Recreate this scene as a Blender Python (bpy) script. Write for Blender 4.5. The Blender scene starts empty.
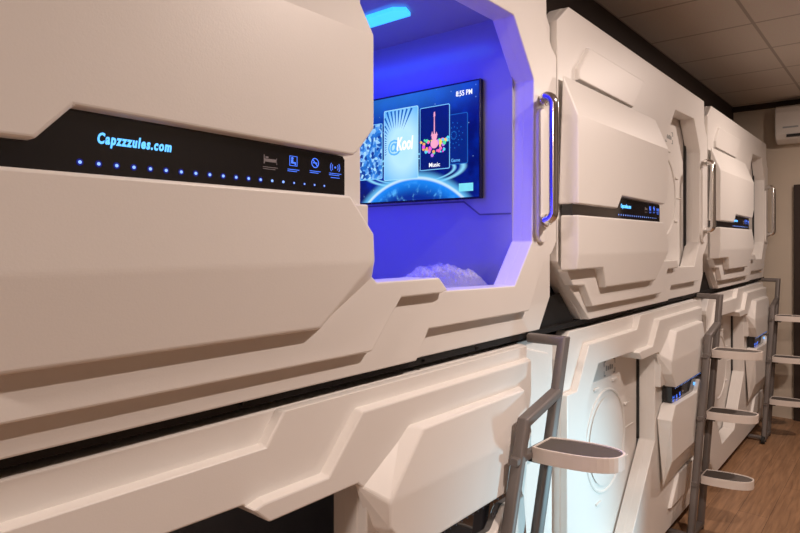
import bpy, bmesh, math, random
from mathutils import Vector, Matrix
from mathutils.geometry import tessellate_polygon
random.seed(7)
sc = bpy.context.scene
COL = sc.collection
PI = math.pi

# ------------------------------------------------------------------ materials
def mat(name, col, rough=.5, metal=0., bump=0., bscale=400., var=0., emit=None, estr=0., coat=0., trans=0., alpha=1.):
    m = bpy.data.materials.new(name); m.use_nodes = True
    nt = m.node_tree; b = nt.nodes['Principled BSDF']
    b.inputs['Base Color'].default_value = (*col, 1)
    b.inputs['Roughness'].default_value = rough
    b.inputs['Metallic'].default_value = metal
    b.inputs['Coat Weight'].default_value = coat
    b.inputs['Transmission Weight'].default_value = trans
    b.inputs['Alpha'].default_value = alpha
    if emit:
        b.inputs['Emission Color'].default_value = (*emit, 1)
        b.inputs['Emission Strength'].default_value = estr
    tc = nt.nodes.new('ShaderNodeTexCoord')
    nz = nt.nodes.new('ShaderNodeTexNoise'); nz.inputs['Scale'].default_value = bscale
    nz.inputs['Detail'].default_value = 3
    nt.links.new(tc.outputs['Object'], nz.inputs['Vector'])
    if bump:
        bp = nt.nodes.new('ShaderNodeBump'); bp.inputs['Strength'].default_value = bump
        bp.inputs['Distance'].default_value = .0006
        nt.links.new(nz.outputs['Fac'], bp.inputs['Height']); nt.links.new(bp.outputs['Normal'], b.inputs['Normal'])
    if var:
        n2 = nt.nodes.new('ShaderNodeTexNoise'); n2.inputs['Scale'].default_value = 6
        nt.links.new(tc.outputs['Object'], n2.inputs['Vector'])
        mx = nt.nodes.new('ShaderNodeMix'); mx.data_type = 'RGBA'
        mx.inputs[6].default_value = (*[c*(1-var) for c in col], 1); mx.inputs[7].default_value = (*[min(1, c*(1+var)) for c in col], 1)
        nt.links.new(n2.outputs['Fac'], mx.inputs[0]); nt.links.new(mx.outputs[2], b.inputs['Base Color'])
    return m

M = {}
M['shell'] = mat('white_moulded_plastic', (.80, .775, .74), .42, bump=.25, bscale=260, var=.015)
M['seam'] = mat('grey_seam_filler', (.16, .16, .19), .6, var=.02)
M['inner'] = mat('glossy_grey_liner', (.42, .425, .46), .16, var=.01)
M['black_glass'] = mat('black_panel_glass', (.006, .006, .008), .08, coat=.5, var=.01)
M['chrome'] = mat('polished_chrome', (.78, .76, .74), .12, 1., var=.01)
M['steel'] = mat('grey_painted_steel', (.165, .145, .135), .5, .1, bump=.1, bscale=300, var=.03)
M['rack'] = mat('black_steel', (.008, .007, .007), .6, .2, var=.05)
M['tread'] = mat('cream_tread_rim', (.80, .73, .67), .45, var=.02)
M['pad'] = mat('grey_ribbed_tread_pad', (.10, .085, .075), .75, bump=.8, bscale=160, var=.08)
M['rubber'] = mat('black_rubber', (.02, .02, .02), .7, var=.05)
M['led'] = mat('blue_led', (.02, .05, .4), .3, emit=(.28, .48, 1), estr=1.3)
M['led_off'] = mat('unlit_led', (.05, .05, .07), .3, var=.01)
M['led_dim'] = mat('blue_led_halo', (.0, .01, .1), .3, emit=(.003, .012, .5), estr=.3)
M['letter'] = mat('cyan_backlit_letters', (.1, .3, .6), .3, emit=(.10, .45, 1), estr=1.5)
M['icon'] = mat('blue_backlit_icon', (.05, .1, .5), .3, emit=(.06, .2, 1), estr=1.1)
M['icon_grey'] = mat('grey_printed_icon', (.22, .2, .22), .5, var=.02)
M['icon_off'] = mat('unlit_panel_print', (.07, .07, .08), .4, var=.02)
M['green'] = mat('green_backlit_icon', (.05, .3, .1), .3, emit=(.05, .8, .3), estr=1.)
M['ceil_led'] = mat('cyan_ceiling_light', (.2, .6, .9), .3, emit=(.03, .36, 1), estr=1.9)
M['mattress'] = mat('grey_mattress_fabric', (.36, .36, .40), .8, bump=.4, bscale=500, var=.02)
M['wrap'] = mat('clear_plastic_wrap', (.85, .85, .9), .07, coat=.8, alpha=.30)
M['wall'] = mat('beige_painted_wall', (.62, .54, .44), .7, bump=.2, bscale=120, var=.02)
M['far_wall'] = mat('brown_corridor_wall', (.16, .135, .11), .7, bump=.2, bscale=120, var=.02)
M['dark'] = mat('dark_brown_soffit', (.035, .024, .02), .7, var=.1)
M['door'] = mat('dark_brown_door', (.030, .016, .011), .55, var=.15)
M['doorframe'] = mat('brown_door_frame', (.028, .015, .010), .6, var=.1)
M['ac'] = mat('white_ac_plastic', (.72, .69, .65), .4, var=.01)
M['ac_dark'] = mat('black_ac_slot', (.01, .01, .01), .6, var=.02)
M['grey_label'] = mat('grey_printed_label', (.30, .32, .33), .5, var=.02)
M['tv_bezel'] = mat('black_tv_bezel', (.008, .008, .012), .25, var=.02)

def wood_floor():
    m = bpy.data.materials.new('brown_wood_laminate'); m.use_nodes = True; nt = m.node_tree; N = nt.nodes; L = nt.links
    b = N['Principled BSDF']; b.inputs['Roughness'].default_value = .42
    tc = N.new('ShaderNodeTexCoord')
    br = N.new('ShaderNodeTexBrick'); br.inputs['Scale'].default_value = 1.0
    br.inputs['Brick Width'].default_value = 1.2; br.inputs['Row Height'].default_value = .16
    br.inputs['Mortar Size'].default_value = .0014; br.inputs['Color1'].default_value = (.34, .195, .105, 1)
    br.inputs['Color2'].default_value = (.39, .23, .13, 1); br.inputs['Mortar'].default_value = (.14, .075, .04, 1)
    L.new(tc.outputs['Object'], br.inputs['Vector'])
    mp = N.new('ShaderNodeMapping'); mp.inputs['Scale'].default_value = (1.6, 22, 1)
    L.new(tc.outputs['Object'], mp.inputs['Vector'])
    nz = N.new('ShaderNodeTexNoise'); nz.inputs['Scale'].default_value = 2.2; nz.inputs['Detail'].default_value = 6
    nz.inputs['Distortion'].default_value = .6
    L.new(mp.outputs['Vector'], nz.inputs['Vector'])
    cr = N.new('ShaderNodeValToRGB'); cr.color_ramp.elements[0].position = .3; cr.color_ramp.elements[1].position = .72
    cr.color_ramp.elements[0].color = (.62, .58, .55, 1); cr.color_ramp.elements[1].color = (1.15, 1.12, 1.1, 1)
    L.new(nz.outputs['Fac'], cr.inputs['Fac'])
    mx = N.new('ShaderNodeMix'); mx.data_type = 'RGBA'; mx.blend_type = 'MULTIPLY'; mx.inputs[0].default_value = 1
    L.new(br.outputs['Color'], mx.inputs[6]); L.new(cr.outputs['Color'], mx.inputs[7]); L.new(mx.outputs[2], b.inputs['Base Color'])
    bp = N.new('ShaderNodeBump'); bp.inputs['Strength'].default_value = .15; bp.inputs['Distance'].default_value = .001
    L.new(nz.outputs['Fac'], bp.inputs['Height']); L.new(bp.outputs['Normal'], b.inputs['Normal'])
    return m
M['floor'] = wood_floor()

def tile_ceiling():
    m = bpy.data.materials.new('suspended_ceiling_tiles'); m.use_nodes = True; nt = m.node_tree; N = nt.nodes; L = nt.links
    b = N['Principled BSDF']; b.inputs['Roughness'].default_value = .85
    tc = N.new('ShaderNodeTexCoord')
    br = N.new('ShaderNodeTexBrick'); br.offset = 0; br.inputs['Scale'].default_value = 1
    br.inputs['Brick Width'].default_value = .6; br.inputs['Row Height'].default_value = .6
    br.inputs['Mortar Size'].default_value = .011; br.inputs['Mortar Smooth'].default_value = .3
    br.inputs['Color1'].default_value = (.74, .68, .61, 1); br.inputs['Color2'].default_value = (.77, .705, .63, 1)
    br.inputs['Mortar'].default_value = (.46, .41, .36, 1)
    L.new(tc.outputs['Object'], br.inputs['Vector'])
    nz = N.new('ShaderNodeTexNoise'); nz.inputs['Scale'].default_value = 150; L.new(tc.outputs['Object'], nz.inputs['Vector'])
    mx = N.new('ShaderNodeMix'); mx.data_type = 'RGBA'; mx.blend_type = 'MULTIPLY'; mx.inputs[0].default_value = .25
    L.new(br.outputs['Color'], mx.inputs[6]); L.new(nz.outputs['Color'], mx.inputs[7]); L.new(mx.outputs[2], b.inputs['Base Color'])
    return m
M['ceiling'] = tile_ceiling()

# ------------------------------------------------------------------ object helpers
def tag(o, label=None, cat=None, group=None, kind=None):
    if label: o['label'] = label
    if cat: o['category'] = cat
    if group: o['group'] = group
    if kind: o['kind'] = kind
    return o
def empty(name, loc, label, cat, group=None):
    o = bpy.data.objects.new(name, None); COL.objects.link(o); o.location = loc; o.empty_display_size = .1
    return tag(o, label, cat, group)
def obj(name, bm, m, parent=None, bevel=0., segs=2, smooth=False, recalc=True, angle=28):
    if recalc: bmesh.ops.recalc_face_normals(bm, faces=bm.faces[:])
    me = bpy.data.meshes.new(name); bm.to_mesh(me); bm.free()
    for x in (m if isinstance(m, (list, tuple)) else [m]): me.materials.append(x)
    if smooth:
        for p in me.polygons: p.use_smooth = True
        me.set_sharp_from_angle(angle=math.radians(40))
    o = bpy.data.objects.new(name, me); COL.objects.link(o)
    if parent: o.parent = parent
    if bevel:
        b = o.modifiers.new('edge_softening', 'BEVEL'); b.width = bevel; b.segments = segs
        b.limit_method = 'ANGLE'; b.angle_limit = math.radians(angle); b.harden_normals = False
    return o
def copy_tree(o, parent=None):
    c = o.copy(); COL.objects.link(c)
    if parent: c.parent = parent
    for ch in list(o.children): copy_tree(ch, c)
    return c

def box(bm, a, b):
    x0, y0, z0 = a; x1, y1, z1 = b
    v = [bm.verts.new(p) for p in ((x0,y0,z0),(x1,y0,z0),(x1,y1,z0),(x0,y1,z0),(x0,y0,z1),(x1,y0,z1),(x1,y1,z1),(x0,y1,z1))]
    for f in ((0,3,2,1),(4,5,6,7),(0,1,5,4),(1,2,6,5),(2,3,7,6),(3,0,4,7)): bm.faces.new([v[i] for i in f])
    return v
def V3(x, k, z): return (x, -k, z)                       # pod coordinates: x along the wall, k out of the wall, z up
def area2(p): return sum(p[i][0]*p[(i+1)%len(p)][1]-p[(i+1)%len(p)][0]*p[i][1] for i in range(len(p)))/2
def offset(p, d):
    """polygon p grown outwards by d (a number, or one number per edge)"""
    n = len(p); s = 1 if area2(p) > 0 else -1
    if not isinstance(d, (list, tuple)): d = [d]*n
    L = []
    for i in range(n):
        (x0, y0), (x1, y1) = p[i], p[(i+1) % n]; l = math.hypot(x1-x0, y1-y0)
        nx, ny = s*(y1-y0)/l, -s*(x1-x0)/l
        L.append((x0+nx*d[i], y0+ny*d[i], (x1-x0)/l, (y1-y0)/l))
    out = []
    for i in range(n):
        ax, ay, ux, uy = L[i-1]; bx, by, vx, vy = L[i]
        c = ux*vy-uy*vx
        if abs(c) < 1e-4: out.append((bx, by)); continue
        t = ((bx-ax)*vy-(by-ay)*vx)/c
        out.append((ax+ux*t, ay+uy*t))
    return out
def slab(bm, poly, kf, kb, draft=0., hole=None):
    """a moulded layer: outline poly at depth kf, its outline grown by draft at depth kb, open hole straight through"""
    pb = offset(poly, draft) if draft else poly
    f = [bm.verts.new(V3(x, kf, z)) for x, z in poly]; b = [bm.verts.new(V3(x, kb, z)) for x, z in pb]
    n = len(poly)
    for i in range(n): bm.faces.new((f[i], f[(i+1) % n], b[(i+1) % n], b[i]))
    if not hole:
        bm.faces.new(f); bm.faces.new(b[::-1]); return
    hf = [bm.verts.new(V3(x, kf, z)) for x, z in hole]; hb = [bm.verts.new(V3(x, kb, z)) for x, z in hole]
    m = len(hole)
    for i in range(m): bm.faces.new((hf[i], hb[i], hb[(i+1) % m], hf[(i+1) % m]))
    for ring, hr in ((f, hf), (b, hb)):
        vs = ring+hr
        tri = tessellate_polygon([[Vector((v.co.x, v.co.z, 0)) for v in ring], [Vector((v.co.x, v.co.z, 0)) for v in hr]])
        for t in tri:
            try: bm.faces.new([vs[i] for i in t])
            except ValueError: pass
def frame_of(t):
    up = Vector((0, 0, 1)) if abs(t.z) < .9 else Vector((0, 1, 0))
    s = t.cross(up).normalized(); return s, s.cross(t).normalized()
def sweep(bm, path, prof, closed_caps=True):
    """prof: list of (a,b); swept along path with mitred joints"""
    P = [Vector(p) for p in path]; n = len(P); rings = []
    T = [(P[i+1]-P[i]).normalized() for i in range(n-1)]
    s, u = frame_of(T[0])
    for i in range(n):
        if i == 0: t = T[0]
        elif i == n-1: t = T[-1]
        else: t = (T[i-1]+T[i]).normalized()
        if 0 < i < n:
            pr = T[i-1]; cur = T[min(i, n-2)]
        base = T[max(i-1, 0)]
        ring = []
        for a, b in prof:
            o = s*a+u*b
            # project along incoming tangent on the mitre plane
            o = o-base*(o.dot(t)/max(base.dot(t), .25))
            ring.append(bm.verts.new(P[i]+o))
        rings.append(ring)
        if 0 < i < n-1:
            q = T[i-1].rotation_difference(T[i]); s = q @ s; u = q @ u
    m = len(prof)
    for i in range(n-1):
        for j in range(m): bm.faces.new((rings[i][j], rings[i][(j+1) % m], rings[i+1][(j+1) % m], rings[i+1][j]))
    bm.faces.new(rings[0][::-1]); bm.faces.new(rings[-1])
def circ(r, n=16): return [(r*math.cos(2*PI*i/n), r*math.sin(2*PI*i/n)) for i in range(n)]
def rrect(w, h, r, n=4):
    out = []
    for cx, cy, a0 in ((w/2-r, h/2-r, 0), (-w/2+r, h/2-r, 90), (-w/2+r, -h/2+r, 180), (w/2-r, -h/2+r, 270)):
        for i in range(n+1):
            a = math.radians(a0+90*i/n); out.append((cx+r*math.cos(a), cy+r*math.sin(a)))
    return out
def cyl(bm, c, axis, r, h, n=24, r2=None):
    c = Vector(c); a = Vector(axis).normalized(); s, u = frame_of(a); r2 = r if r2 is None else r2
    A = [bm.verts.new(c-a*h/2+s*r*math.cos(2*PI*i/n)+u*r*math.sin(2*PI*i/n)) for i in range(n)]
    B = [bm.verts.new(c+a*h/2+s*r2*math.cos(2*PI*i/n)+u*r2*math.sin(2*PI*i/n)) for i in range(n)]
    for i in range(n): bm.faces.new((A[i], A[(i+1) % n], B[(i+1) % n], B[i]))
    bm.faces.new(A[::-1]); bm.faces.new(B)
def torus(bm, c, R, r, k, n=56, m=8, a0=0, a1=360, sx=1, sz=1):
    """ring lying in the wall plane"""
    full = abs(a1-a0-360) < 1e-6; cnt = n if full else n+1; rings = []
    for i in range(cnt):
        a = math.radians(a0+(a1-a0)*i/n); rg = []
        for j in range(m):
            b = 2*PI*j/m; rr = R+r*math.cos(b)
            rg.append(bm.verts.new(V3(c[0]+sx*rr*math.cos(a), k+r*math.sin(b), c[1]+sz*rr*math.sin(a))))
        rings.append(rg)
    for i in range(cnt if full else cnt-1):
        A, B = rings[i], rings[(i+1) % cnt]
        for j in range(m): bm.faces.new((A[j], A[(j+1) % m], B[(j+1) % m], B[j]))
def text_bm(s, height, bold=0., shear=0., depth=.0006, align='LEFT', space=1.):
    cu = bpy.data.curves.new('t', 'FONT'); cu.body = s; cu.size = height/.7; cu.shear = shear
    cu.offset = bold*height; cu.space_character = space; cu.extrude = depth; cu.align_x = align; cu.resolution_u = 3
    o = bpy.data.objects.new('t', cu); COL.objects.link(o)
    dg = bpy.context.evaluated_depsgraph_get(); me = bpy.data.meshes.new_from_object(o.evaluated_get(dg))
    bm = bmesh.new(); bm.from_mesh(me)
    bpy.data.objects.remove(o); bpy.data.curves.remove(cu); bpy.data.meshes.remove(me)
    return bm
def fit_width(bm, w):
    xs = [v.co.x for v in bm.verts]; s = w/(max(xs)-min(xs)); x0 = min(xs)
    for v in bm.verts: v.co.x = (v.co.x-x0)*s
def to_wall(bm, x, k, z):
    for v in bm.verts: v.co = Vector((x+v.co.x, -k-v.co.z, z+v.co.y))

# ------------------------------------------------------------------ the moulded capsule front
PITCH = 2.215
ZB_UP, ZB_LO = 1.315, .076                      # bases of the upper and the lower row
H_POD = 1.219
OPEN = [(1.07,1.56),(1.10,1.534),(1.354,1.534),(1.396,1.496),(1.815,1.488),(1.937,1.635),(1.951,2.20),(1.81,2.385),(1.42,2.375),(1.07,2.0)]

def build_pod(lower, opened, lit=True, name='sleeping_capsule'):
    zb = ZB_LO if lower else ZB_UP
    T = (lambda x, z: (2.13-x, 2.61-z-zb)) if lower else (lambda x, z: (x, z-zb))
    def TP(p): return [T(*q) for q in p]
    root = empty(name, (0, 0, 0), 'tmp', 'capsule bed')
    OP = OPEN[:8]+[(1.07,2.385)] if opened else OPEN
    hole = TP(OP)
    XL = -.08
    ml = .335 if lower else -.06                # where the control cover ends
    # ---- front frame (all terraces of one moulding)
    bm = bmesh.new()
    outer_R = [(XL,1.56),(.03,1.46),(.20,1.315),(2.045,1.315),(2.13,1.43),(2.13,2.44),(2.05,2.54),(.02,2.54),(XL,2.46)]
    if lower:
        outer_R = [(.225,1.330),(2.045,1.330),(2.13,1.43),(2.13,2.44),(2.05,2.54),(.225,2.54)]
        # plain recessed border beside the ladder
        slab(bm, TP([(XL,1.355),(XL+.03,1.33),(.30,1.33),(.30,2.54),(XL+.03,2.54),(XL,2.50)]), -.062, -.095)
        slab(bm, TP([(XL+.05,1.40),(.14,1.36),(.20,1.48),(.20,2.40),(XL+.05,2.40)]), -.054, -.08, .01)
        slab(bm, TP(outer_R), -.034, -.09, [0,0,0,0,0,.045], offset(hole, .006))
    else:
        slab(bm, TP(outer_R), -.034, -.09, 0, offset(hole, .006))
    if lower:
        S = [(.232,1.332),(1.292,1.332),(1.34,1.396),(1.914,1.396),(2.035,1.565),(2.125,1.565),(2.125,2.44),(2.05,2.535),(.232,2.535)]
        dS = [0,.004,.004,.004,.004,.002,0,0,.04]
        Mp = [(.252,1.375),(1.08,1.373),(1.19,1.494),(1.366,1.494),(1.392,1.500),(1.352,1.536),(1.098,1.536),(1.068,1.562),(1.068,1.72),(.252,1.72)]
        dM = [.005,.005,.005,.002,0,0,0,0,.002,.035]
    else:
        S = [(XL,1.56),(.035,1.455),(.215,1.317),(1.285,1.317),(1.34,1.396),(1.914,1.396),(2.035,1.565),(2.095,1.60),(2.127,1.635),(2.127,2.32),(2.09,2.345),(2.05,2.40),(2.045,2.535),(.02,2.538),(XL,2.46)]
        dS = [0,.004,0,.016,.003,.016,.004,.003,0,.002,.004,.004,0,0,0]
        Mp = [(-.05,1.52),(.0,1.469),(.107,1.464),(.186,1.375),(1.08,1.373),(1.19,1.494),(1.366,1.494),(1.392,1.500),(1.352,1.536),(1.098,1.536),(1.068,1.562),(1.068,1.72),(-.05,1.72)]
        dM = [0,.004,.012,.003,.020,.003,.002,0,0,0,0,.002,0]
    slab(bm, TP(S), -.007, -.05, dS, hole)
    rim = [offset(hole, .006), hole]
    slab(bm, rim[0], -.045, -.0905, 0, hole)
    slab(bm, TP(Mp), .020, -.02, dM)
    # shallow raised plate above the control cover
    slab(bm, TP([(max(ml+.02, .08),2.27),(max(ml+.02, .08),2.31),(max(ml+.1, .185),2.415),(.845,2.415),(.69,2.265)]), .010, -.01, .006)
    fr = obj('front_frame', bm, M['shell'], root, .004, 2)
    # ---- control cover, upper block
    bm = bmesh.new()
    F = [(ml,1.774),(.334,1.774),(.386,1.829),(.970,1.821),(.985,1.832),(1.037,1.890),(1.037,2.10),(ml,2.10)]
    B = [(ml-.02,1.774),(.334,1.774),(.386,1.829),(.972,1.821),(.990,1.830),(1.052,1.886),(1.004,2.255),(ml-.02,2.255)]
    kB = [-.004]*6+[.012, .012]
    if lower:
        F[0] = (.39,1.774); F[1] = (.50,1.774); F[2] = (.56,1.829); B[1] = F[1]; B[2] = F[2]
        B[0] = (ml-.04,1.774); F[7] = (ml+.01,2.10); B[7] = (ml-.02,2.235)
    f = [bm.verts.new(V3(*T(x, z)[:1], .067, T(x, z)[1])) for x, z in F]
    b = [bm.verts.new(V3(T(x, z)[0], kk, T(x, z)[1])) for (x, z), kk in zip(B, kB)]
    for i in range(8): bm.faces.new((f[i], f[(i+1) % 8], b[(i+1) % 8], b[i]))
    bm.faces.new(f); bm.faces.new(b[::-1])
    obj('upper_cover', bm, M['shell'], root, .006, 3)
    # ---- control cover, lower block with its slanting chin
    bm = bmesh.new()
    zc, cz = 1.587, 1.45
    Pp = [(ml,1.733,.067),(.960,1.733,.067),(1.037,1.650,.067),(1.037,zc,.067),(.885,cz,.050),(.25,cz,.050),(.195,1.531,.0600),(ml,1.531,.0600),(ml,zc,.067)]
    Q  = [(ml-.02,1.733),(.964,1.733),(1.050,1.654),(1.098,1.538),(.925,cz-.010),(.248,cz-.004),(.193,1.527),(ml-.02,1.527),(ml-.02,zc)]
    if lower:
        Pp[5] = (ml+.02,cz,.050); Pp[6] = (ml+.018,cz+.03,.0537); Pp[7] = (ml+.015,1.53,.0599)
        Q[5] = (ml-.015,cz-.004); Q[6] = (ml-.017,cz+.03); Q[7] = (ml-.018,1.53)
        Pp[0] = (.45,1.733,.067)
    f = [bm.verts.new(V3(T(x, z)[0], k, T(x, z)[1])) for x, z, k in Pp]
    b = [bm.verts.new(V3(T(x, z)[0], .004, T(x, z)[1])) for x, z in Q]
    for i in range(9): bm.faces.new((f[i], f[(i+1) % 9], b[(i+1) % 9], b[i]))
    bm.faces.new([f[i] for i in (0,1,2,3,8)]); bm.faces.new([f[i] for i in (8,3,4,5,6,7)]); bm.faces.new(b[::-1])
    obj('lower_cover', bm, M['shell'], root, .006, 3, angle=6)
    # ---- control panel of black glass
    kp = .045
    bm = bmesh.new()
    G = [(ml-.005,1.73),(.957,1.73),(.963,1.736),(.963,1.812),(.957,1.819),(.386,1.834),(.328,1.779),(ml-.005,1.779)]
    if lower: G = [(ml+.03,1.73),(.957,1.73),(.963,1.736),(.963,1.812),(.957,1.819),(.56,1.834),(.495,1.779),(ml+.03,1.779)]
    slab(bm, TP(G), kp, .0)
    cp = obj('control_panel', bm, M['black_glass'], root)
    def onpanel(name, bm, m): return obj(name, bm, m, cp, recalc=False)
    # lettering reads upright in both rows
    bm = text_bm('Capzzzules.com', .0160, .05, .2, space=1.22); fit_width(bm, .122)
    cx, cz_ = T(.49, 1.789); to_wall(bm, cx-.061, kp+.0006, cz_-.006)
    onpanel('lettering', bm, M['letter'] if lit else M['icon_off'])
    for i in range(19):
        x, z = T(.403+.0277*i, 1.751)
        bm = bmesh.new(); r = .0026 if i < 15 else .0017
        cyl(bm, V3(x, kp+.0006, z), (0,1,0), r, .0012, 12)
        li = onpanel('indicator_light', bm, M['led'] if lit else M['led_off'])
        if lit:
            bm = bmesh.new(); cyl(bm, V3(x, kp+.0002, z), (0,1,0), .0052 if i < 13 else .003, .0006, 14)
            obj('led_glow_disc', bm, M['led_dim'], li, recalc=False)  # faint emissive disc painting the LED's glow onto the glass
    # four pictograms with their caption rules
    def bars(bm, cx, cz, w, n=2):
        for j in range(n): box(bm, (cx-w/2, -kp-.0008, cz-j*.0035-.0009), (cx+w/2-.006*j, -kp+.0005, cz-j*.0035+.0003))
    # bed
    x, z = T(.759, 1.791); bm = bmesh.new(); y0, y1 = -kp-.0008, -kp+.0005
    box(bm, (x-.016, y0, z-.008), (x-.014, y1, z+.009)); box(bm, (x-.014, y0, z-.004), (x+.016, y1, z+.002)); box(bm, (x+.0145, y0, z-.008), (x+.016, y1, z+.004))
    box(bm, (x-.012, y0, z+.003), (x-.005, y1, z+.006)); bars(bm, x, z-.014, .036)
    onpanel('bed_icon', bm, M['icon_grey'])
    # person seated in a frame
    x, z = T(.817, 1.795); bm = bmesh.new()
    for a, b in (((x-.010,z-.010),(x-.009,z+.010)),((x+.009,z-.010),(x+.010,z+.010)),((x-.010,z+.009),(x+.010,z+.010)),((x-.010,z-.010),(x+.010,z-.009))):
        box(bm, (a[0], y0, a[1]), (b[0], y1, b[1]))
    cyl(bm, V3(x-.003, kp+.0003, z+.005), (0,1,0), .0028, .001, 12); box(bm, (x-.006, y0, z-.005), (x-.001, y1, z+.002)); box(bm, (x-.001, y0, z-.005), (x+.006, y1, z-.002)); box(bm, (x+.0035, y0, z-.008), (x+.006, y1, z-.005))
    bars(bm, x, z-.017, .03)
    onpanel('occupancy_icon', bm, M['icon'] if lit else M['icon_off'])
    # no smoking
    x, z = T(.876, 1.797); bm = bmesh.new(); torus(bm, (x, z), .0095, .001, kp, 24, 6)
    for s in range(-8, 9): box(bm, (x+s*.0008-.0008, y0, z-s*.0008-.0008), (x+s*.0008+.0008, y1, z-s*.0008+.0008))
    box(bm, (x-.006, y0, z-.001), (x+.005, y1, z+.001)); bars(bm, x, z-.017, .03)
    onpanel('no_smoking_icon', bm, M['icon'] if lit else M['icon_off'])
    # wireless card reader
    x, z = T(.934, 1.793); bm = bmesh.new()
    for R in (.009, .014):
        torus(bm, (x, z), R, .0008, kp, 10, 6, -38, 38); torus(bm, (x, z), R, .0008, kp, 10, 6, 142, 218)
    cyl(bm, V3(x, kp+.0003, z), (0,1,0), .0022, .001, 12); bars(bm, x, z-.013, .036, 2); bars(bm, x, z-.022, .026, 1)
    onpanel('card_reader_icon', bm, M['icon'] if lit else M['icon_off'])
    # ---- grab handle on its rounded plate
    hx = 1.996
    if not lower:
        bm = bmesh.new()
        w, za, zbm = .036, 1.667, 2.07
        pl = [(hx+w*math.cos(a), za+w*math.sin(a)) for a in [PI+PI*i/12 for i in range(13)]]+[(hx+w*math.cos(a), zbm+w*math.sin(a)) for a in [PI*i/12 for i in range(13)]]
        slab(bm, TP(pl), .006, -.02, .003)
        pt = obj('handle_plate', bm, M['shell'], root, .003, 2)
        hx = 1.952; hm = 2.0; bm = bmesh.new(); r = .03; zt, zl, kk = 2.135, 1.708, .066
        path = [V3(hm, -.01, zt), V3(hx+.02, kk-r, zt)]
        path += [V3(hx, kk-r+r*math.sin(a), zt-r+r*math.cos(a)) for a in [PI/2*i/6 for i in range(1, 7)]]
        path += [V3(hx, kk-r+r*math.cos(a), zl+r-r*math.sin(a)) for a in [PI/2*i/6 for i in range(0, 7)]]
        path[-1] = V3(hx+.02, kk-r, zl); path += [V3(hm, -.01, zl)]
        path = [(p[0], p[1], p[2]-zb) for p in path]
        sweep(bm, path, circ(.0165, 20))
        hd = obj('grab_handle', bm, M['chrome'], root, smooth=True)
        for zz in (zt, zl):
            bm = bmesh.new(); cyl(bm, (hm-.005, -.012, zz-zb), (0,1,0), .024, .016, 24)
            obj('handle_collar', bm, M['chrome'], hd, .002, 1, smooth=True)
    # ---- body: floor, roof, ends and back of the cabin
    bm = bmesh.new(); yb = 1.19; t = .02
    x0, x1 = (XL, 2.13) if not lower else (0., 2.21)
    i0, i1 = (.02, 1.936) if not lower else (.199, 2.11)
    zf, zt = (.05, 1.128) if not lower else (.05, 1.15)
    box(bm, (x0+.004, .085, .002), (x1-.004, yb, zf)); box(bm, (x0+.004, .085, zt), (x1-.004, yb, H_POD-.03))
    box(bm, (x0+.004, .085, zf), (i0, yb, zt)); box(bm, (i1, .085, zf), (x1-.004, yb, zt)); box(bm, (i0, yb-.03, zf), (i1, yb, zt))
    body = obj('cabin', bm, M['inner'], root)
    # ---- closed door leaf behind the doorway
    if not opened:
        bm = bmesh.new()
        D = [(1.08,1.44),(1.92,1.44),(1.92,2.43),(1.08,2.43)]
        slab(bm, TP(D), -.098, -.120)
        dr = obj('door', bm, M['shell'], root, .002, 1)
        c = T(1.50, 1.905)
        bm = bmesh.new(); torus(bm, c, .235, .007, -.098, 64, 8); torus(bm, c, .19, .004, -.098, 56, 8, 20, 300)
        cyl(bm, V3(c[0], -.098, c[1]), (0,1,0), .205, .012, 64, .195)
        obj('porthole_ring', bm, M['shell'], dr, smooth=True)
        for a in (25, 70, 115, 200, 250, 330):
            rr = .285; px, pz = c[0]+rr*math.cos(math.radians(a)), c[1]+rr*math.sin(math.radians(a))
            bm = bmesh.new(); box(bm, (px-.028, .090, pz-.006), (px+.028, .099, pz+.006)); obj('embossed_rib', bm, M['shell'], dr, .002, 1)
        for s in (-1, 1):
            bm = bmesh.new(); box(bm, (c[0]+s*.30-.06, .093, c[1]-.004), (c[0]+s*.30+.06, .099, c[1]+.004)); obj('embossed_rib', bm, M['shell'], dr, .002, 1)
        bm = bmesh.new(); lx, lz = T(1.455, 1.57) if lower else T(1.62, 2.26)
        for a, b in (((-.07,-.035),(-.05,-.03)),((-.07,-.035),(-.067,-.01)),((.05,-.035),(.07,-.03)),((.067,-.035),(.07,-.01)),((-.07,.03),(-.05,.035)),((-.07,.01),(-.067,.035)),((.05,.03),(.07,.035)),((.067,.01),(.07,.035))):
            box(bm, (lx+a[0], .0965, lz+a[1]), (lx+b[0], .099, lz+b[1]))
        obj('label_border', bm, M['grey_label'], dr); bm = bmesh.new()
        for j, w in enumerate((.036, .012, .024, .03)): box(bm, (lx-.045+j*.024, .0965, lz-.012), (lx-.045+j*.024+.014, .099, lz+.012-.004*(j % 2)))
        obj('door_label', bm, M['grey_label'], dr)
        # black strips drawn in for the shade of the gap at the shut line
        for a, b, y in (((1.925,1.52),(1.925,2.30),.084),)+((((1.074,1.56),(1.074,2.0),.086),) if lower else ()):
            p, q = T(*a), T(*b); bm = bmesh.new(); box(bm, (min(p[0],q[0])-.006, y, min(p[1],q[1])), (max(p[0],q[0])+.006, .100, max(p[1],q[1])))
            obj('shut_gap_strip', bm, M['rubber'], dr)
    return root, body

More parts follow.
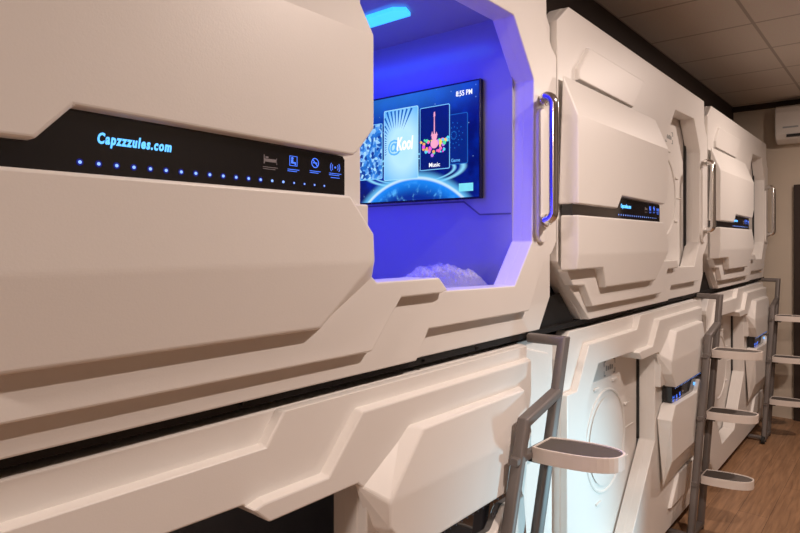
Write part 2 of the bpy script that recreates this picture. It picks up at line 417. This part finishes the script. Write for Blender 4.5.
G_UP = 'capsules of the upper row'; G_LO = 'capsules of the lower row'
upA, bodyA = build_pod(False, True)
upA.location = (0, 1, ZB_UP); tag(upA, 'white upper sleeping capsule with an open doorway showing a blue-lit cabin', 'capsule bed', G_UP)
upB, _ = build_pod(False, False)
upB.location = (PITCH, 1, ZB_UP); tag(upB, 'closed upper white capsule right beside the blue-lit open one', 'capsule bed', G_UP)
upC = copy_tree(upB); upC.location = (2*PITCH, 1, ZB_UP); tag(upC, 'closed upper white capsule at the far end by the beige end wall', 'capsule bed', G_UP)
loA, _ = build_pod(True, True, False)
loA.location = (0, 1, ZB_LO); tag(loA, 'lower white capsule with a dark open doorway beneath the blue-lit one', 'capsule bed', G_LO)
loB, _ = build_pod(True, False)
loB.location = (PITCH, 1, ZB_LO); tag(loB, 'lower white capsule washed in cool light, second of the lower row', 'capsule bed', G_LO)
loC = copy_tree(loB); loC.location = (2*PITCH, 1, ZB_LO); tag(loC, 'lower white capsule farthest away, behind the last two ladders', 'capsule bed', G_LO)

# ------------------------------------------------------------------ inside the open capsule (pod coordinates of upA)
zA = ZB_UP
# ceiling light strip on the cabin roof, a pointed lens
bm = bmesh.new(); zt = 1.128
pts = [(1.615,.56),(1.615,.37),(1.645,.335),(1.695,.355),(1.695,.56),(1.695,1.0),(1.615,1.0)]
a = [bm.verts.new((x, y, zt-.012)) for x, y in pts]; b = [bm.verts.new((x, y, zt+.002)) for x, y in pts]
for i in range(len(pts)): bm.faces.new((a[i], a[(i+1) % len(pts)], b[(i+1) % len(pts)], b[i]))
bm.faces.new(a); bm.faces.new(b[::-1])
cl = obj('ceiling_light', bm, M['ceil_led'], upA); cl['label'] = 'glowing cyan ceiling strip'
# panel seam on the end wall
bm = bmesh.new(); xe = 1.936
def seam(p, q, w=.003):
    (k0, z0), (k1, z1) = p, q
    l = math.hypot(k1-k0, z1-z0); ny, nz = -(z1-z0)/l*w, (k1-k0)/l*w
    v = [bm.verts.new((xx, -k+s*-ny, z+s*nz-zA)) for xx in (xe+.001, xe-.0015) for (k, z, s) in ((k0,z0,1),(k1,z1,1),(k1,z1,-1),(k0,z0,-1))]
    for f in ((0,1,2,3),(4,5,6,7),(0,1,5,4),(1,2,6,5),(2,3,7,6),(3,0,4,7)): bm.faces.new([v[i] for i in f])
seam((-1.1,1.785),(-.29,1.785)); seam((-.29,1.785),(-.22,1.735)); seam((-.22,1.735),(-.09,1.735))
obj('end_wall_seam', bm, M['seam'], upA)

# mattress
mroot = empty('mattress', (0.02, 1.10, zA+.05), 'pale foam mattress lying in the blue-lit open capsule', 'mattress')
bm = bmesh.new(); box(bm, (.015, .01, .0), (1.895, 1.04, .105))
obj('foam_core', bm, M['mattress'], mroot, .02, 4, smooth=True)
# crumpled clear wrap on the mattress
def wrap():
    bm = bmesh.new(); nx, ny = 46, 40; g = []
    r = random.Random(3)
    bumps = [(r.uniform(.08, .42), r.uniform(.05, .34), r.uniform(.015, .065), r.uniform(.025, .07)) for _ in range(46)]
    for i in range(nx+1):
        row = []
        for j in range(ny+1):
            x, y = .36*i/nx, .36*j/ny
            e = min(1, 6*min(i/nx, 1-i/nx))*min(1, 6*min(j/ny, 1-j/ny))
            q = .5+.5*math.sin(9*x+4*math.sin(7*y+2))
            h = .012*q+.010*abs(math.sin(15*x-11*y+2.2*math.sin(9*y)))**1.5+.007*abs(math.sin(26*y+13*x+3*math.sin(12*x)))
            for bx, by, bh, br in bumps[:9]:
                d = ((x-bx)**2+(y-by)**2)/(br*1.6)**2
                if d < 6: h += .5*bh*math.exp(-d)*abs(math.sin(50*x+31*by+38*y))
            heap = .040*math.exp(-((x-.22)**2/.010+(y-.16)**2/.008))*(.35+.65*abs(math.sin(70*x-45*y)))
            row.append(bm.verts.new((x+.012*math.sin(30*y), y+.012*math.sin(26*x), .002+e*(h*.8+heap*.9+r.uniform(0,.007))+.010*e)))
        g.append(row)
    for i in range(nx):
        for j in range(ny):
            bm.faces.new((g[i][j], g[i+1][j], g[i+1][j+1], g[i][j+1]))
    return bm
pw = obj('plastic_wrap', wrap(), M['wrap'])
pw.location = (1.535, 1.105, zA+.157)
tag(pw, 'crumpled clear plastic wrap lying on the mattress in the blue cabin', 'plastic sheet')

# ------------------------------------------------------------------ television
TVX = 1.934
tv = empty('television', (TVX, 1.545, 1.80), 'wall-mounted flat screen television glowing blue inside the open capsule', 'television')
TW, TH = .672, .424
# local: screen right = -Y, up = Z ; helper u (from the screen's left edge) to local
def tvp(u, v, d): return (-d, TW/2-u, v)
bm = bmesh.new(); box(bm, (-.022, -TW/2-.007, -.007), (-.001, TW/2+.007, TH+.007))
obj('bezel', bm, M['tv_bezel'], tv, .003, 2)
def tvpoly(name, pts, d, m, parent):
    bm = bmesh.new(); v = [bm.verts.new(tvp(u, w, d)) for u, w in pts]; v2 = [bm.verts.new(tvp(u, w, d-.0004)) for u, w in pts]
    n = len(pts); bm.faces.new(v); bm.faces.new(v2[::-1])
    for i in range(n): bm.faces.new((v[i], v[(i+1) % n], v2[(i+1) % n], v2[i]))
    return obj(name, bm, m, parent)
def emat(name, col, s=1.):
    m = bpy.data.materials.new(name); m.use_nodes = True; nt = m.node_tree
    b = nt.nodes['Principled BSDF']; b.inputs['Base Color'].default_value = (.01, .01, .02, 1); b.inputs['Roughness'].default_value = .25
    tc = nt.nodes.new('ShaderNodeTexCoord'); nz = nt.nodes.new('ShaderNodeTexNoise'); nz.inputs['Scale'].default_value = 30
    nt.links.new(tc.outputs['Object'], nz.inputs['Vector'])
    mx = nt.nodes.new('ShaderNodeMix'); mx.data_type = 'RGBA'
    mx.inputs[6].default_value = (*[c*.85 for c in col], 1); mx.inputs[7].default_value = (*[c*1.12 for c in col], 1)
    nt.links.new(nz.outputs['Fac'], mx.inputs[0]); nt.links.new(mx.outputs[2], b.inputs['Emission Color'])
    b.inputs['Emission Strength'].default_value = s
    return m
def screen_mat():
    m = bpy.data.materials.new('space_wallpaper_on_screen'); m.use_nodes = True; nt = m.node_tree; N = nt.nodes; L = nt.links
    b = N['Principled BSDF']; b.inputs['Base Color'].default_value = (.004, .004, .01, 1); b.inputs['Roughness'].default_value = .2
    tc = N.new('ShaderNodeTexCoord'); sp = N.new('ShaderNodeSeparateXYZ'); L.new(tc.outputs['Object'], sp.inputs[0])
    def mth(op, a, b_=None, clamp=False):
        n = N.new('ShaderNodeMath'); n.operation = op; n.use_clamp = clamp
        for i, q in enumerate((a, b_)):
            if q is None: continue
            if isinstance(q, (int, float)): n.inputs[i].default_value = q
            else: L.new(q, n.inputs[i])
        return n.outputs[0]
    U = mth('SUBTRACT', TW/2, sp.outputs[1]); Vv = sp.outputs[2]
    def smooth(x, a, b_):
        n = N.new('ShaderNodeMapRange'); n.interpolation_type = 'SMOOTHSTEP'; L.new(x, n.inputs[0])
        n.inputs[1].default_value = a; n.inputs[2].default_value = b_; n.inputs[3].default_value = 0; n.inputs[4].default_value = 1
        return n.outputs[0]
    def dist(cu, cv, su=1, sv=1):
        a = mth('MULTIPLY', mth('SUBTRACT', U, cu), su); c = mth('MULTIPLY', mth('SUBTRACT', Vv, cv), sv)
        return mth('SQRT', mth('ADD', mth('MULTIPLY', a, a), mth('MULTIPLY', c, c)))
    def mix(fac, c0, c1):
        n = N.new('ShaderNodeMix'); n.data_type = 'RGBA'
        L.new(fac, n.inputs[0])
        for i, q in ((6, c0), (7, c1)):
            if isinstance(q, tuple): n.inputs[i].default_value = (*q, 1)
            else: L.new(q, n.inputs[i])
        return n.outputs[2]
    nz = N.new('ShaderNodeTexNoise'); nz.inputs['Scale'].default_value = 9; nz.inputs['Detail'].default_value = 5; L.new(tc.outputs['Object'], nz.inputs['Vector'])
    nz2 = N.new('ShaderNodeTexNoise'); nz2.inputs['Scale'].default_value = 26; nz2.inputs['Detail'].default_value = 5; L.new(tc.outputs['Object'], nz2.inputs['Vector'])
    sky = mix(smooth(nz.outputs['Fac'], .35, .75), (.0, .004, .08), (.0, .025, .36))
    # glow towards the top of the picture
    top = mth('MULTIPLY', smooth(Vv, .27, .42), smooth(dist(.30, .46, .55, 1), .30, .02))
    sky = mix(mth('MULTIPLY', top, .6), sky, (.03, .24, .85))
    # stars
    vo = N.new('ShaderNodeTexVoronoi'); vo.inputs['Scale'].default_value = 34; L.new(tc.outputs['Object'], vo.inputs['Vector'])
    sky = mix(mth('MULTIPLY', smooth(vo.outputs['Distance'], .10, .03), .6), sky, (.4, .7, 1))
    # rings: two ellipses
    for cu, cv, R, w, s in ((.36, .118, .245, .010, 3.9), (.36, .115, .205, .006, 4.3)):
        d = dist(cu, cv, 1, s); e = mth('ABSOLUTE', mth('SUBTRACT', d, R))
        sky = mix(mth('MULTIPLY', smooth(e, w*2.2, 0), .9), sky, (.30, .76, 1.0))
    # planet
    d = dist(.365, -.275, 1, 1)
    body = mix(smooth(nz2.outputs['Fac'], .50, .68), (.0, .025, .26), (.16, .60, .95))
    rim = smooth(d, .285, .362)
    body = mix(rim, body, (.01, .26, .92))
    inside = smooth(d, .3655, .3625)
    halo = mth('MULTIPLY', smooth(d, .40, .364), .85)
    sky = mix(halo, sky, (.16, .62, 1.0))
    rimline = smooth(mth('ABSOLUTE', mth('SUBTRACT', d, .362)), .010, .0)
    colr = mix(inside, sky, body); colr = mix(mth('MULTIPLY', rimline, .8), colr, (.75, .97, 1))
    L.new(colr, b.inputs['Emission Color']); b.inputs['Emission Strength'].default_value = 1.0
    return m
scr = tvpoly('screen', [(0,0),(TW,0),(TW,TH),(0,TH)], .0226, screen_mat(), tv)
c_white = emat('screen_pale_blue', (.52, .82, 1)); c_text = emat('screen_white', (1, 1, 1), 1.15); c_mid = emat('screen_light_blue', (.14, .50, .95))
c_edge = emat('screen_cyan_edge', (.22, .62, .95)); c_navy = emat('screen_navy', (.0, .01, .10)); c_dim = emat('screen_dim_navy', (.0, .018, .15))
c_ray = emat('screen_blue_ray', (.01, .13, .45)); c_btn = emat('screen_aqua_button', (.22, .80, .88))
def mosaic():
    m = bpy.data.materials.new('screen_blue_mosaic'); m.use_nodes = True; nt = m.node_tree; b = nt.nodes['Principled BSDF']
    b.inputs['Base Color'].default_value = (.01, .01, .02, 1)
    tc = nt.nodes.new('ShaderNodeTexCoord'); vo = nt.nodes.new('ShaderNodeTexVoronoi'); vo.inputs['Scale'].default_value = 78
    nt.links.new(tc.outputs['Object'], vo.inputs['Vector'])
    s = nt.nodes.new('ShaderNodeSeparateColor'); nt.links.new(vo.outputs['Color'], s.inputs[0])
    cr = nt.nodes.new('ShaderNodeValToRGB'); e = cr.color_ramp.elements
    e[0].color = (.0, .02, .2, 1); e[1].color = (.45, .8, 1, 1); n = cr.color_ramp.elements.new(.5); n.color = (.03, .25, .75, 1)
    nt.links.new(s.outputs[0], cr.inputs[0]); nt.links.new(cr.outputs[0], b.inputs['Emission Color']); b.inputs['Emission Strength'].default_value = 1
    return m
def rr(u0, v0, u1, v1, r=.007): return [((u0+u1)/2+a, (v0+v1)/2+c) for a, c in rrect(u1-u0, v1-v0, r)]
def card(u0, v0, u1, v1, d, face, edge=c_edge):
    e = tvpoly('menu_card', rr(u0, v0, u1, v1), d, edge, scr)
    tvpoly('card_face', rr(u0+.003, v0+.003, u1-.003, v1-.003, .005), d+.0006, face, e)
    return e
K0 = .88            # screen left edge sits at depth .88
c0 = card(.035, .095, .205, .325, .0232, mosaic())
c3 = card(.50, .125, .625, .315, .0232, c_dim, c_ray)
def glow_card():
    m = bpy.data.materials.new('screen_pale_radiant'); m.use_nodes = True; nt = m.node_tree; b = nt.nodes['Principled BSDF']
    b.inputs['Base Color'].default_value = (.01, .01, .02, 1)
    tc = nt.nodes.new('ShaderNodeTexCoord'); mp = nt.nodes.new('ShaderNodeMapping'); mp.inputs['Location'].default_value = (0, -(TW/2-.315), -.215)
    nt.links.new(tc.outputs['Object'], mp.inputs['Vector'])
    ln = nt.nodes.new('ShaderNodeVectorMath'); ln.operation = 'LENGTH'; sc_ = nt.nodes.new('ShaderNodeVectorMath'); sc_.operation = 'MULTIPLY'
    sc_.inputs[1].default_value = (0, 1, .75); nt.links.new(mp.outputs['Vector'], sc_.inputs[0]); nt.links.new(sc_.outputs['Vector'], ln.inputs[0])
    cr = nt.nodes.new('ShaderNodeValToRGB'); e = cr.color_ramp.elements
    e[0].position = .015; e[0].color = (.48, .84, 1, 1); e[1].position = .13; e[1].color = (.16, .52, .95, 1)
    n = e.new(.06); n.color = (.52, .86, 1, 1)
    nt.links.new(ln.outputs['Value'], cr.inputs[0]); nt.links.new(cr.outputs[0], b.inputs['Emission Color']); b.inputs['Emission Strength'].default_value = 1
    return m
c1 = card(.215, .085, .394, .372, .0246, glow_card(), emat('screen_bright_edge', (.4, .8, 1)))
c2 = card(.402, .112, .545, .358, .0246, c_navy)
# starburst on the pale card
bm = bmesh.new(); cu, cv = .285, .225
for i in range(44):
    a = 2*PI*(i+.5)/44
    if not (1.0 < a < 3.7): continue
    ca, sa = math.cos(a), math.sin(a)
    R = min(((.388-cu) if ca > 0 else (cu-.221))/max(abs(ca), 1e-6), ((.366-cv) if sa > 0 else (cv-.150))/max(abs(sa), 1e-6))
    r0 = min(.066, R*.8); w = .034
    if R-r0 < .012: continue
    pts = [(cu+r0*math.cos(a), cv+r0*sa), (cu+R*math.cos(a-w), cv+R*math.sin(a-w)), (cu+R*math.cos(a+w), cv+R*math.sin(a+w))]
    bm.faces.new([bm.verts.new(tvp(u, v, .0256)) for u, v in pts])
obj('starburst', bm, c_ray, c1, recalc=False)
def tvtext(name, s, u, v, h, m, parent, d=.0258, bold=.02, shear=0., w=None):
    bm = text_bm(s, h, bold, shear, .0002)
    if w: fit_width(bm, w)
    for q in bm.verts: q.co = Vector(tvp(u+q.co.x, v+q.co.y, d+q.co.z))
    return obj(name, bm, m, parent, recalc=False)
tvtext('lettering', '@', .236, .200, .046, c_mid, c1, bold=.03)
tvtext('lettering', 'Kool', .285, .205, .05, c_text, c1, .0262, .05, .15, .085)
tvtext('lettering', 'Music', .448, .124, .016, c_text, c2, w=.052)
tvtext('lettering', '8:55 PM', .572, .379, .019, c_text, scr, .0232, .02, 0, .072)
tvpoly('screen_button', [(.585,.022),(.648,.022),(.648,.052),(.585,.052)], .0232, c_btn, scr)
# guitar with colour splashes
def disc(u, v, r, d, n=18, su=1): return [(u+su*r*math.cos(2*PI*i/n), v+r*math.sin(2*PI*i/n)) for i in range(n)]
cols = [(1,.15,.45),(.95,.75,.05),(.1,.8,.35),(.1,.75,.9),(.85,.1,.75),(1,.45,.08),(.6,.2,.9)]
cm = [emat('screen_splash_%s' % n, c) for n, c in zip(('pink','yellow','green','cyan','magenta','orange','violet'), cols)]
rs = random.Random(5)
for i in range(64):
    a = rs.uniform(PI*.95, 2.05*PI); rad = rs.uniform(.012, .066)
    tvpoly('colour_splash', disc(.474+rad*math.cos(a)*1.0, .224+rad*math.sin(a)*.85, rs.uniform(.003, .008), 0, 10), .0256+.00002*i, cm[i % 7], c2)
bm = bmesh.new()
def addp(pts, d):
    bm.faces.new([bm.verts.new(tvp(u, v, d)) for u, v in pts])
addp(disc(.474,.212,.018,0),.0270); addp(disc(.474,.238,.013,0),.02702); addp([(.471,.24),(.477,.24),(.476,.318),(.472,.318)],.02704); addp([(.470,.316),(.479,.318),(.477,.336),(.471,.332)],.02706)
addp([(.458,.243),(.464,.262),(.470,.240)],.02708); addp([(.478,.240),(.484,.258),(.490,.243)],.02708)
obj('guitar_picture', bm, emat('screen_guitar_pink', (1, .42, .55)), c2, recalc=False)
addp2 = bmesh.new()
for a in range(0, 360, 30):
    for r0 in (.012, .026, .04):
        u, v = .563+r0*math.cos(math.radians(a+r0*900)), .235+r0*1.2*math.sin(math.radians(a+r0*900))
        addp2.faces.new([addp2.verts.new(tvp(u+.004*math.cos(t), v+.004*math.sin(t), .0245)) for t in (0, 2.1, 4.2)])
obj('card_picture', addp2, c_ray, c3, recalc=False)
tvtext('lettering', 'Game', .55, .135, .012, c_mid, c3, .0245)

# ------------------------------------------------------------------ ladders
def build_ladder():
    root = empty('step_ladder', (0,0,0), 'tmp', 'ladder')
    pr = [(a, b) for a, b in rrect(.040, .032, .010, 3)]
    sl, ks = .30, .014
    def R(z): return Vector(V3(0-sl*(1.303-z), .10-ks*(1.303-z), z))
    def Lr(z): return R(z)+Vector((-.205, 0, 0))
    bm = bmesh.new(); sweep(bm, [V3(0,-.03,1.298), V3(0,.10,1.298), R(.028)], rrect(.038, .032, .010, 3))
    rr_ = obj('rail', bm, M['steel'], root, .002, 1, smooth=True)
    bm = bmesh.new(); a = R(1.135); sweep(bm, [a, Lr(1.085), Lr(.028)], pr)
    obj('rail', bm, M['steel'], root, .002, 1, smooth=True)
    for z in (1.005, .665, .325):
        l, r = Lr(z), R(z); cx = (l.x+r.x)/2+.022; y0 = l.y-.012
        n = 40; pts = []
        yc = l.y-.108
        for i in range(n):
            t = 2*PI*i/n; c_, s_ = math.cos(t), math.sin(t); px_ = .074*math.copysign(abs(c_)**.82, c_); py_ = .150*math.copysign(abs(s_)**.82, s_)
            pts.append((cx+.006+px_-.16*py_, min(yc+py_, y0)))
        q = [pts[0]]
        for p in pts[1:]:
            if math.hypot(p[0]-q[-1][0], p[1]-q[-1][1]) > 1e-4: q.append(p)
        pts = q
        inn = [(cx+.006+(x-cx-.006)*.92, yc+(y-yc)*.955) for x, y in pts]
        bm = bmesh.new(); N = len(pts)
        A = [bm.verts.new((x, y, z)) for x, y in pts]; B = [bm.verts.new((x, y, z-.046)) for x, y in pts]
        C = [bm.verts.new((x, y, z)) for x, y in inn]; D = [bm.verts.new((x, y, z-.012)) for x, y in inn]
        for i in range(N):
            j = (i+1) % N
            bm.faces.new((A[i], B[i], B[j], A[j])); bm.faces.new((A[j], C[j], C[i], A[i])); bm.faces.new((C[j], D[j], D[i], C[i]))
        bm.faces.new(B[::-1]); bm.faces.new(D)
        td = obj('tread', bm, M['tread'], root, .0015, 2)
        pi_ = [(cx+.006+(x-cx-.006)*.90, yc+(y-yc)*.945) for x, y in pts]; bm = bmesh.new()
        a = [bm.verts.new((x, y, z-.004)) for x, y in pi_]; b = [bm.verts.new((x, y, z-.0125)) for x, y in pi_]
        for i in range(N): bm.faces.new((a[i], a[(i+1) % N], b[(i+1) % N], b[i]))
        bm.faces.new(a); bm.faces.new(b[::-1]); obj('tread_pad', bm, M['pad'], td)
        zz = z-.026
        bm = bmesh.new(); sweep(bm, [Lr(zz)+Vector((-.035,.0,0)), R(zz)+Vector((.015,0,0))], rrect(.03, .022, .005, 2)); obj('tread_bracket', bm, M['steel'], root, smooth=True)
        bm = bmesh.new(); m_ = (Lr(z)+R(z))/2; box(bm, (m_.x-.02, y0-.04, z-.060), (m_.x+.045, y0+.03, z-.046)); obj('tread_support', bm, M['rack'], root, .002, 1)
    # foot bar with castor
    l, r = Lr(.028), R(.028)
    bm = bmesh.new(); sweep(bm, [l+Vector((-.06,0,0)), r+Vector((.02,0,0))], rrect(.034, .028, .006, 2)); obj('foot_bar', bm, M['steel'], root, smooth=True)
    bm = bmesh.new(); sweep(bm, [l, l+Vector((0,.14,0))], rrect(.03, .026, .006, 2)); obj('wall_foot', bm, M['steel'], root, smooth=True)
    for dx in (-.075,):
        c = l+Vector((dx, -.005, .004)); bm = bmesh.new(); cyl(bm, (c.x, c.y, .03), (0,1,0), .03, .024, 24)
        w = obj('castor_wheel', bm, M['rubber'], root, .004, 2, smooth=True)
        bm = bmesh.new(); cyl(bm, (c.x, c.y, .03), (0,1,0), .010, .030, 16); obj('hub', bm, M['steel'], w)
    for p in (l, r):
        bm = bmesh.new(); cyl(bm, (p.x, p.y, .0145), (0,0,1), .017, .029, 16); obj('rubber_foot', bm, M['rubber'], root)
    return root
lad = build_ladder()
LX = (1.955, 4.185, 6.385)
labs = ('grey steel ladder nearest the camera, beside the blue-lit capsule, its large cream step in view',
        'middle grey ladder of the three, standing between the second and third lower capsules',
        'farthest grey ladder, standing against the end wall near the brown door')
for i, x in enumerate(LX):
    o = lad if i == 0 else copy_tree(lad)
    o.location = (x, 1, 0); tag(o, labs[i], 'ladder', 'step ladders along the capsules')

# ------------------------------------------------------------------ black rack carrying the rows
rk = empty('support_rack', (0, 1, 0), 'black steel rack showing as a dark gap between the two rows of capsules', 'rack')
bm = bmesh.new(); box(bm, (-.08, .035, 1.2955), (3*PITCH-.09, 1.15, 1.3145)); obj('deck', bm, M['rack'], rk)
for i in range(0, 4):
    bm = bmesh.new(); xx = i*PITCH+.04 if i else -.06
    if i == 3: xx = 3*PITCH-.13
    if i in (1, 2):
        c = i*PITCH; slab(bm, [(c-.155,1.297),(c+.185,1.297),(c+.03,1.435),(c-.075,1.425)], -.05, -.5)
    else: box(bm, (xx-.06, .05, 1.2955), (xx+.06, .085, 1.312))
    obj('deck_bracket', bm, M['rack'], rk)
for i in range(3):
    for s in (.75, 1.35, 1.62):
        bm = bmesh.new(); cyl(bm, (i*PITCH+s, .030, 1.305), (0,1,0), .006, .012, 10); obj('bolt', bm, M['rack'], rk)
bm = bmesh.new(); box(bm, (-.06, .12, .0), (3*PITCH-.1, 1.15, .074)); obj('plinth', bm, M['rack'], rk)

# ------------------------------------------------------------------ the room
def struct(name, bm, m, **kw):
    o = obj(name, bm, m, **kw); o['kind'] = 'structure'; return o
XE = 6.70; ZC = 2.95; XB = -2.6; YR = -1.55
bm = bmesh.new(); box(bm, (XB, YR, -.05), (XE, 2.35, 0)); struct('floor', bm, M['floor'])
bm = bmesh.new(); box(bm, (-6.2+.0, -2.27, 0), (3.1, .60, .05)); ce = struct('ceiling', bm, M['ceiling']); ce.location = (3.6, .72, ZC)
bm = bmesh.new(); box(bm, (XB, 1.32, 2.535), (XE, 1.37, ZC+.05)); struct('trim_1', bm, M['dark'])
bm = bmesh.new(); box(bm, (XE, YR, 0), (XE+.1, 2.35, ZC+.05)); struct('wall_end', bm, M['wall'])
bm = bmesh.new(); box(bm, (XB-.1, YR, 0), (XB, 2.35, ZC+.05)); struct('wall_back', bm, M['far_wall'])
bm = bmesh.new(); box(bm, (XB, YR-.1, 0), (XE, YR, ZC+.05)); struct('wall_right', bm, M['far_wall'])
bm = bmesh.new(); box(bm, (XB, 2.35, 0), (XE, 2.45, ZC+.05)); struct('wall_left', bm, M['wall'])
# dark header along the top of the end wall
bm = bmesh.new(); box(bm, (XE-.03, YR, 2.90), (XE, 1.32, ZC)); struct('trim_2', bm, M['dark'])
# brown door on the end wall
dn = empty('door_1', (XE, .36, 0), 'dark brown door with frame in the beige end wall', 'door'); dn['kind'] = 'structure'
bm = bmesh.new(); box(bm, (-.03, -.80, .0), (-.008, .40, 2.10)); obj('door_panel', bm, M['door'], dn, .003)
bm = bmesh.new(); box(bm, (-.05, .40, 0), (-.004, .455, 2.165)); box(bm, (-.05, -.86, 0), (-.004, -.80, 2.165)); box(bm, (-.05, -.80, 2.10), (-.004, .40, 2.165)); obj('door_frame', bm, M['doorframe'], dn, .003)
# air conditioner
ac = empty('air_conditioner', (XE, .52, 2.54), 'white wall-mounted air conditioner high on the beige end wall', 'air conditioner')
bm = bmesh.new()
sec = [(0,.03),(0,.335),(-.17,.335),(-.205,.315),(-.215,.27),(-.215,.075),(-.19,.03),(-.12,.0),(-.05,.0)]
for yy in (-.42, .42):
    pass
A = [bm.verts.new((x, .42, z)) for x, z in sec]; B = [bm.verts.new((x, -.42, z)) for x, z in sec]
for i in range(len(sec)): bm.faces.new((A[i], A[(i+1) % len(sec)], B[(i+1) % len(sec)], B[i]))
bm.faces.new(A); bm.faces.new(B[::-1]); obj('housing', bm, M['ac'], ac, .008, 3)
bm = bmesh.new(); box(bm, (-.222, -.36, .045), (-.20, .33, .068)); obj('air_outlet', bm, M['ac_dark'], ac)
bm = bmesh.new(); box(bm, (-.2165, .24, .125), (-.214, .36, .140)); obj('nameplate', bm, M['grey_label'], ac)

# ------------------------------------------------------------------ lights
def lamp(name, kind, loc, power, col, size=.1, target=None, **kw):
    l = bpy.data.lights.new(name, kind); l.energy = power; l.color = col
    if kind == 'AREA': l.shape = 'DISK'; l.size = size
    else: l.shadow_soft_size = size
    for k, v in kw.items(): setattr(l, k, v)
    o = bpy.data.objects.new(name, l); COL.objects.link(o); o.location = loc
    if target: o.rotation_euler = (Vector(target)-Vector(loc)).to_track_quat('-Z', 'Y').to_euler()
    return o
WARM = (1, .815, .715)
for x, y, p, sz in ((1.84, -.34, 49, .07), (4.75, -.10, 36, .07), (-2.2, .25, 95, .5)):
    lamp('downlight', 'AREA', (x, y, ZC-.02), p, WARM, sz)
lamp('facing_capsule_lamp', 'SPOT', (2.9, -.85, .42), 185, (.46, .83, 1), .05, (2.22, 1, .38), spot_size=math.radians(58), spot_blend=.9)
BLUE = (.022, .016, 1)
cb = lamp('cabin_lamp', 'AREA', (1.05, 1.66, zA+1.11), 15, BLUE, .5)
cb.data.shape = 'RECTANGLE'; cb.data.size = 1.5; cb.data.size_y = .8
cb = lamp('cabin_fill_light', 'AREA', (.06, 1.70, zA+.42), 26, BLUE, .5, (2, 1.70, zA+.95))  # unseen fill light, added to brighten end wall and cabin roof evenly
cb.data.shape = 'RECTANGLE'; cb.data.size = .8; cb.data.size_y = .8
w = bpy.data.worlds.new('World'); sc.world = w; w.use_nodes = True
w.node_tree.nodes['Background'].inputs[0].default_value = (.5, .42, .36, 1); w.node_tree.nodes['Background'].inputs[1].default_value = .02

# ------------------------------------------------------------------ camera
cam = bpy.data.cameras.new('camera'); co = bpy.data.objects.new('camera', cam); COL.objects.link(co)
f = 615.; th = math.atan2(509, f)
cam.sensor_width = 36; cam.sensor_fit = 'HORIZONTAL'; cam.lens = f/800*36; cam.shift_y = -23.5/800
co.location = (0, 0, 1.63); co.rotation_euler = (PI/2, 0, th-PI/2)
cam.clip_start = .02
sc.camera = co
sc.view_settings.view_transform = 'Standard'; sc.view_settings.look = 'None'; sc.view_settings.exposure = 0; sc.view_settings.gamma = 1
sc.view_settings.use_curve_mapping = False
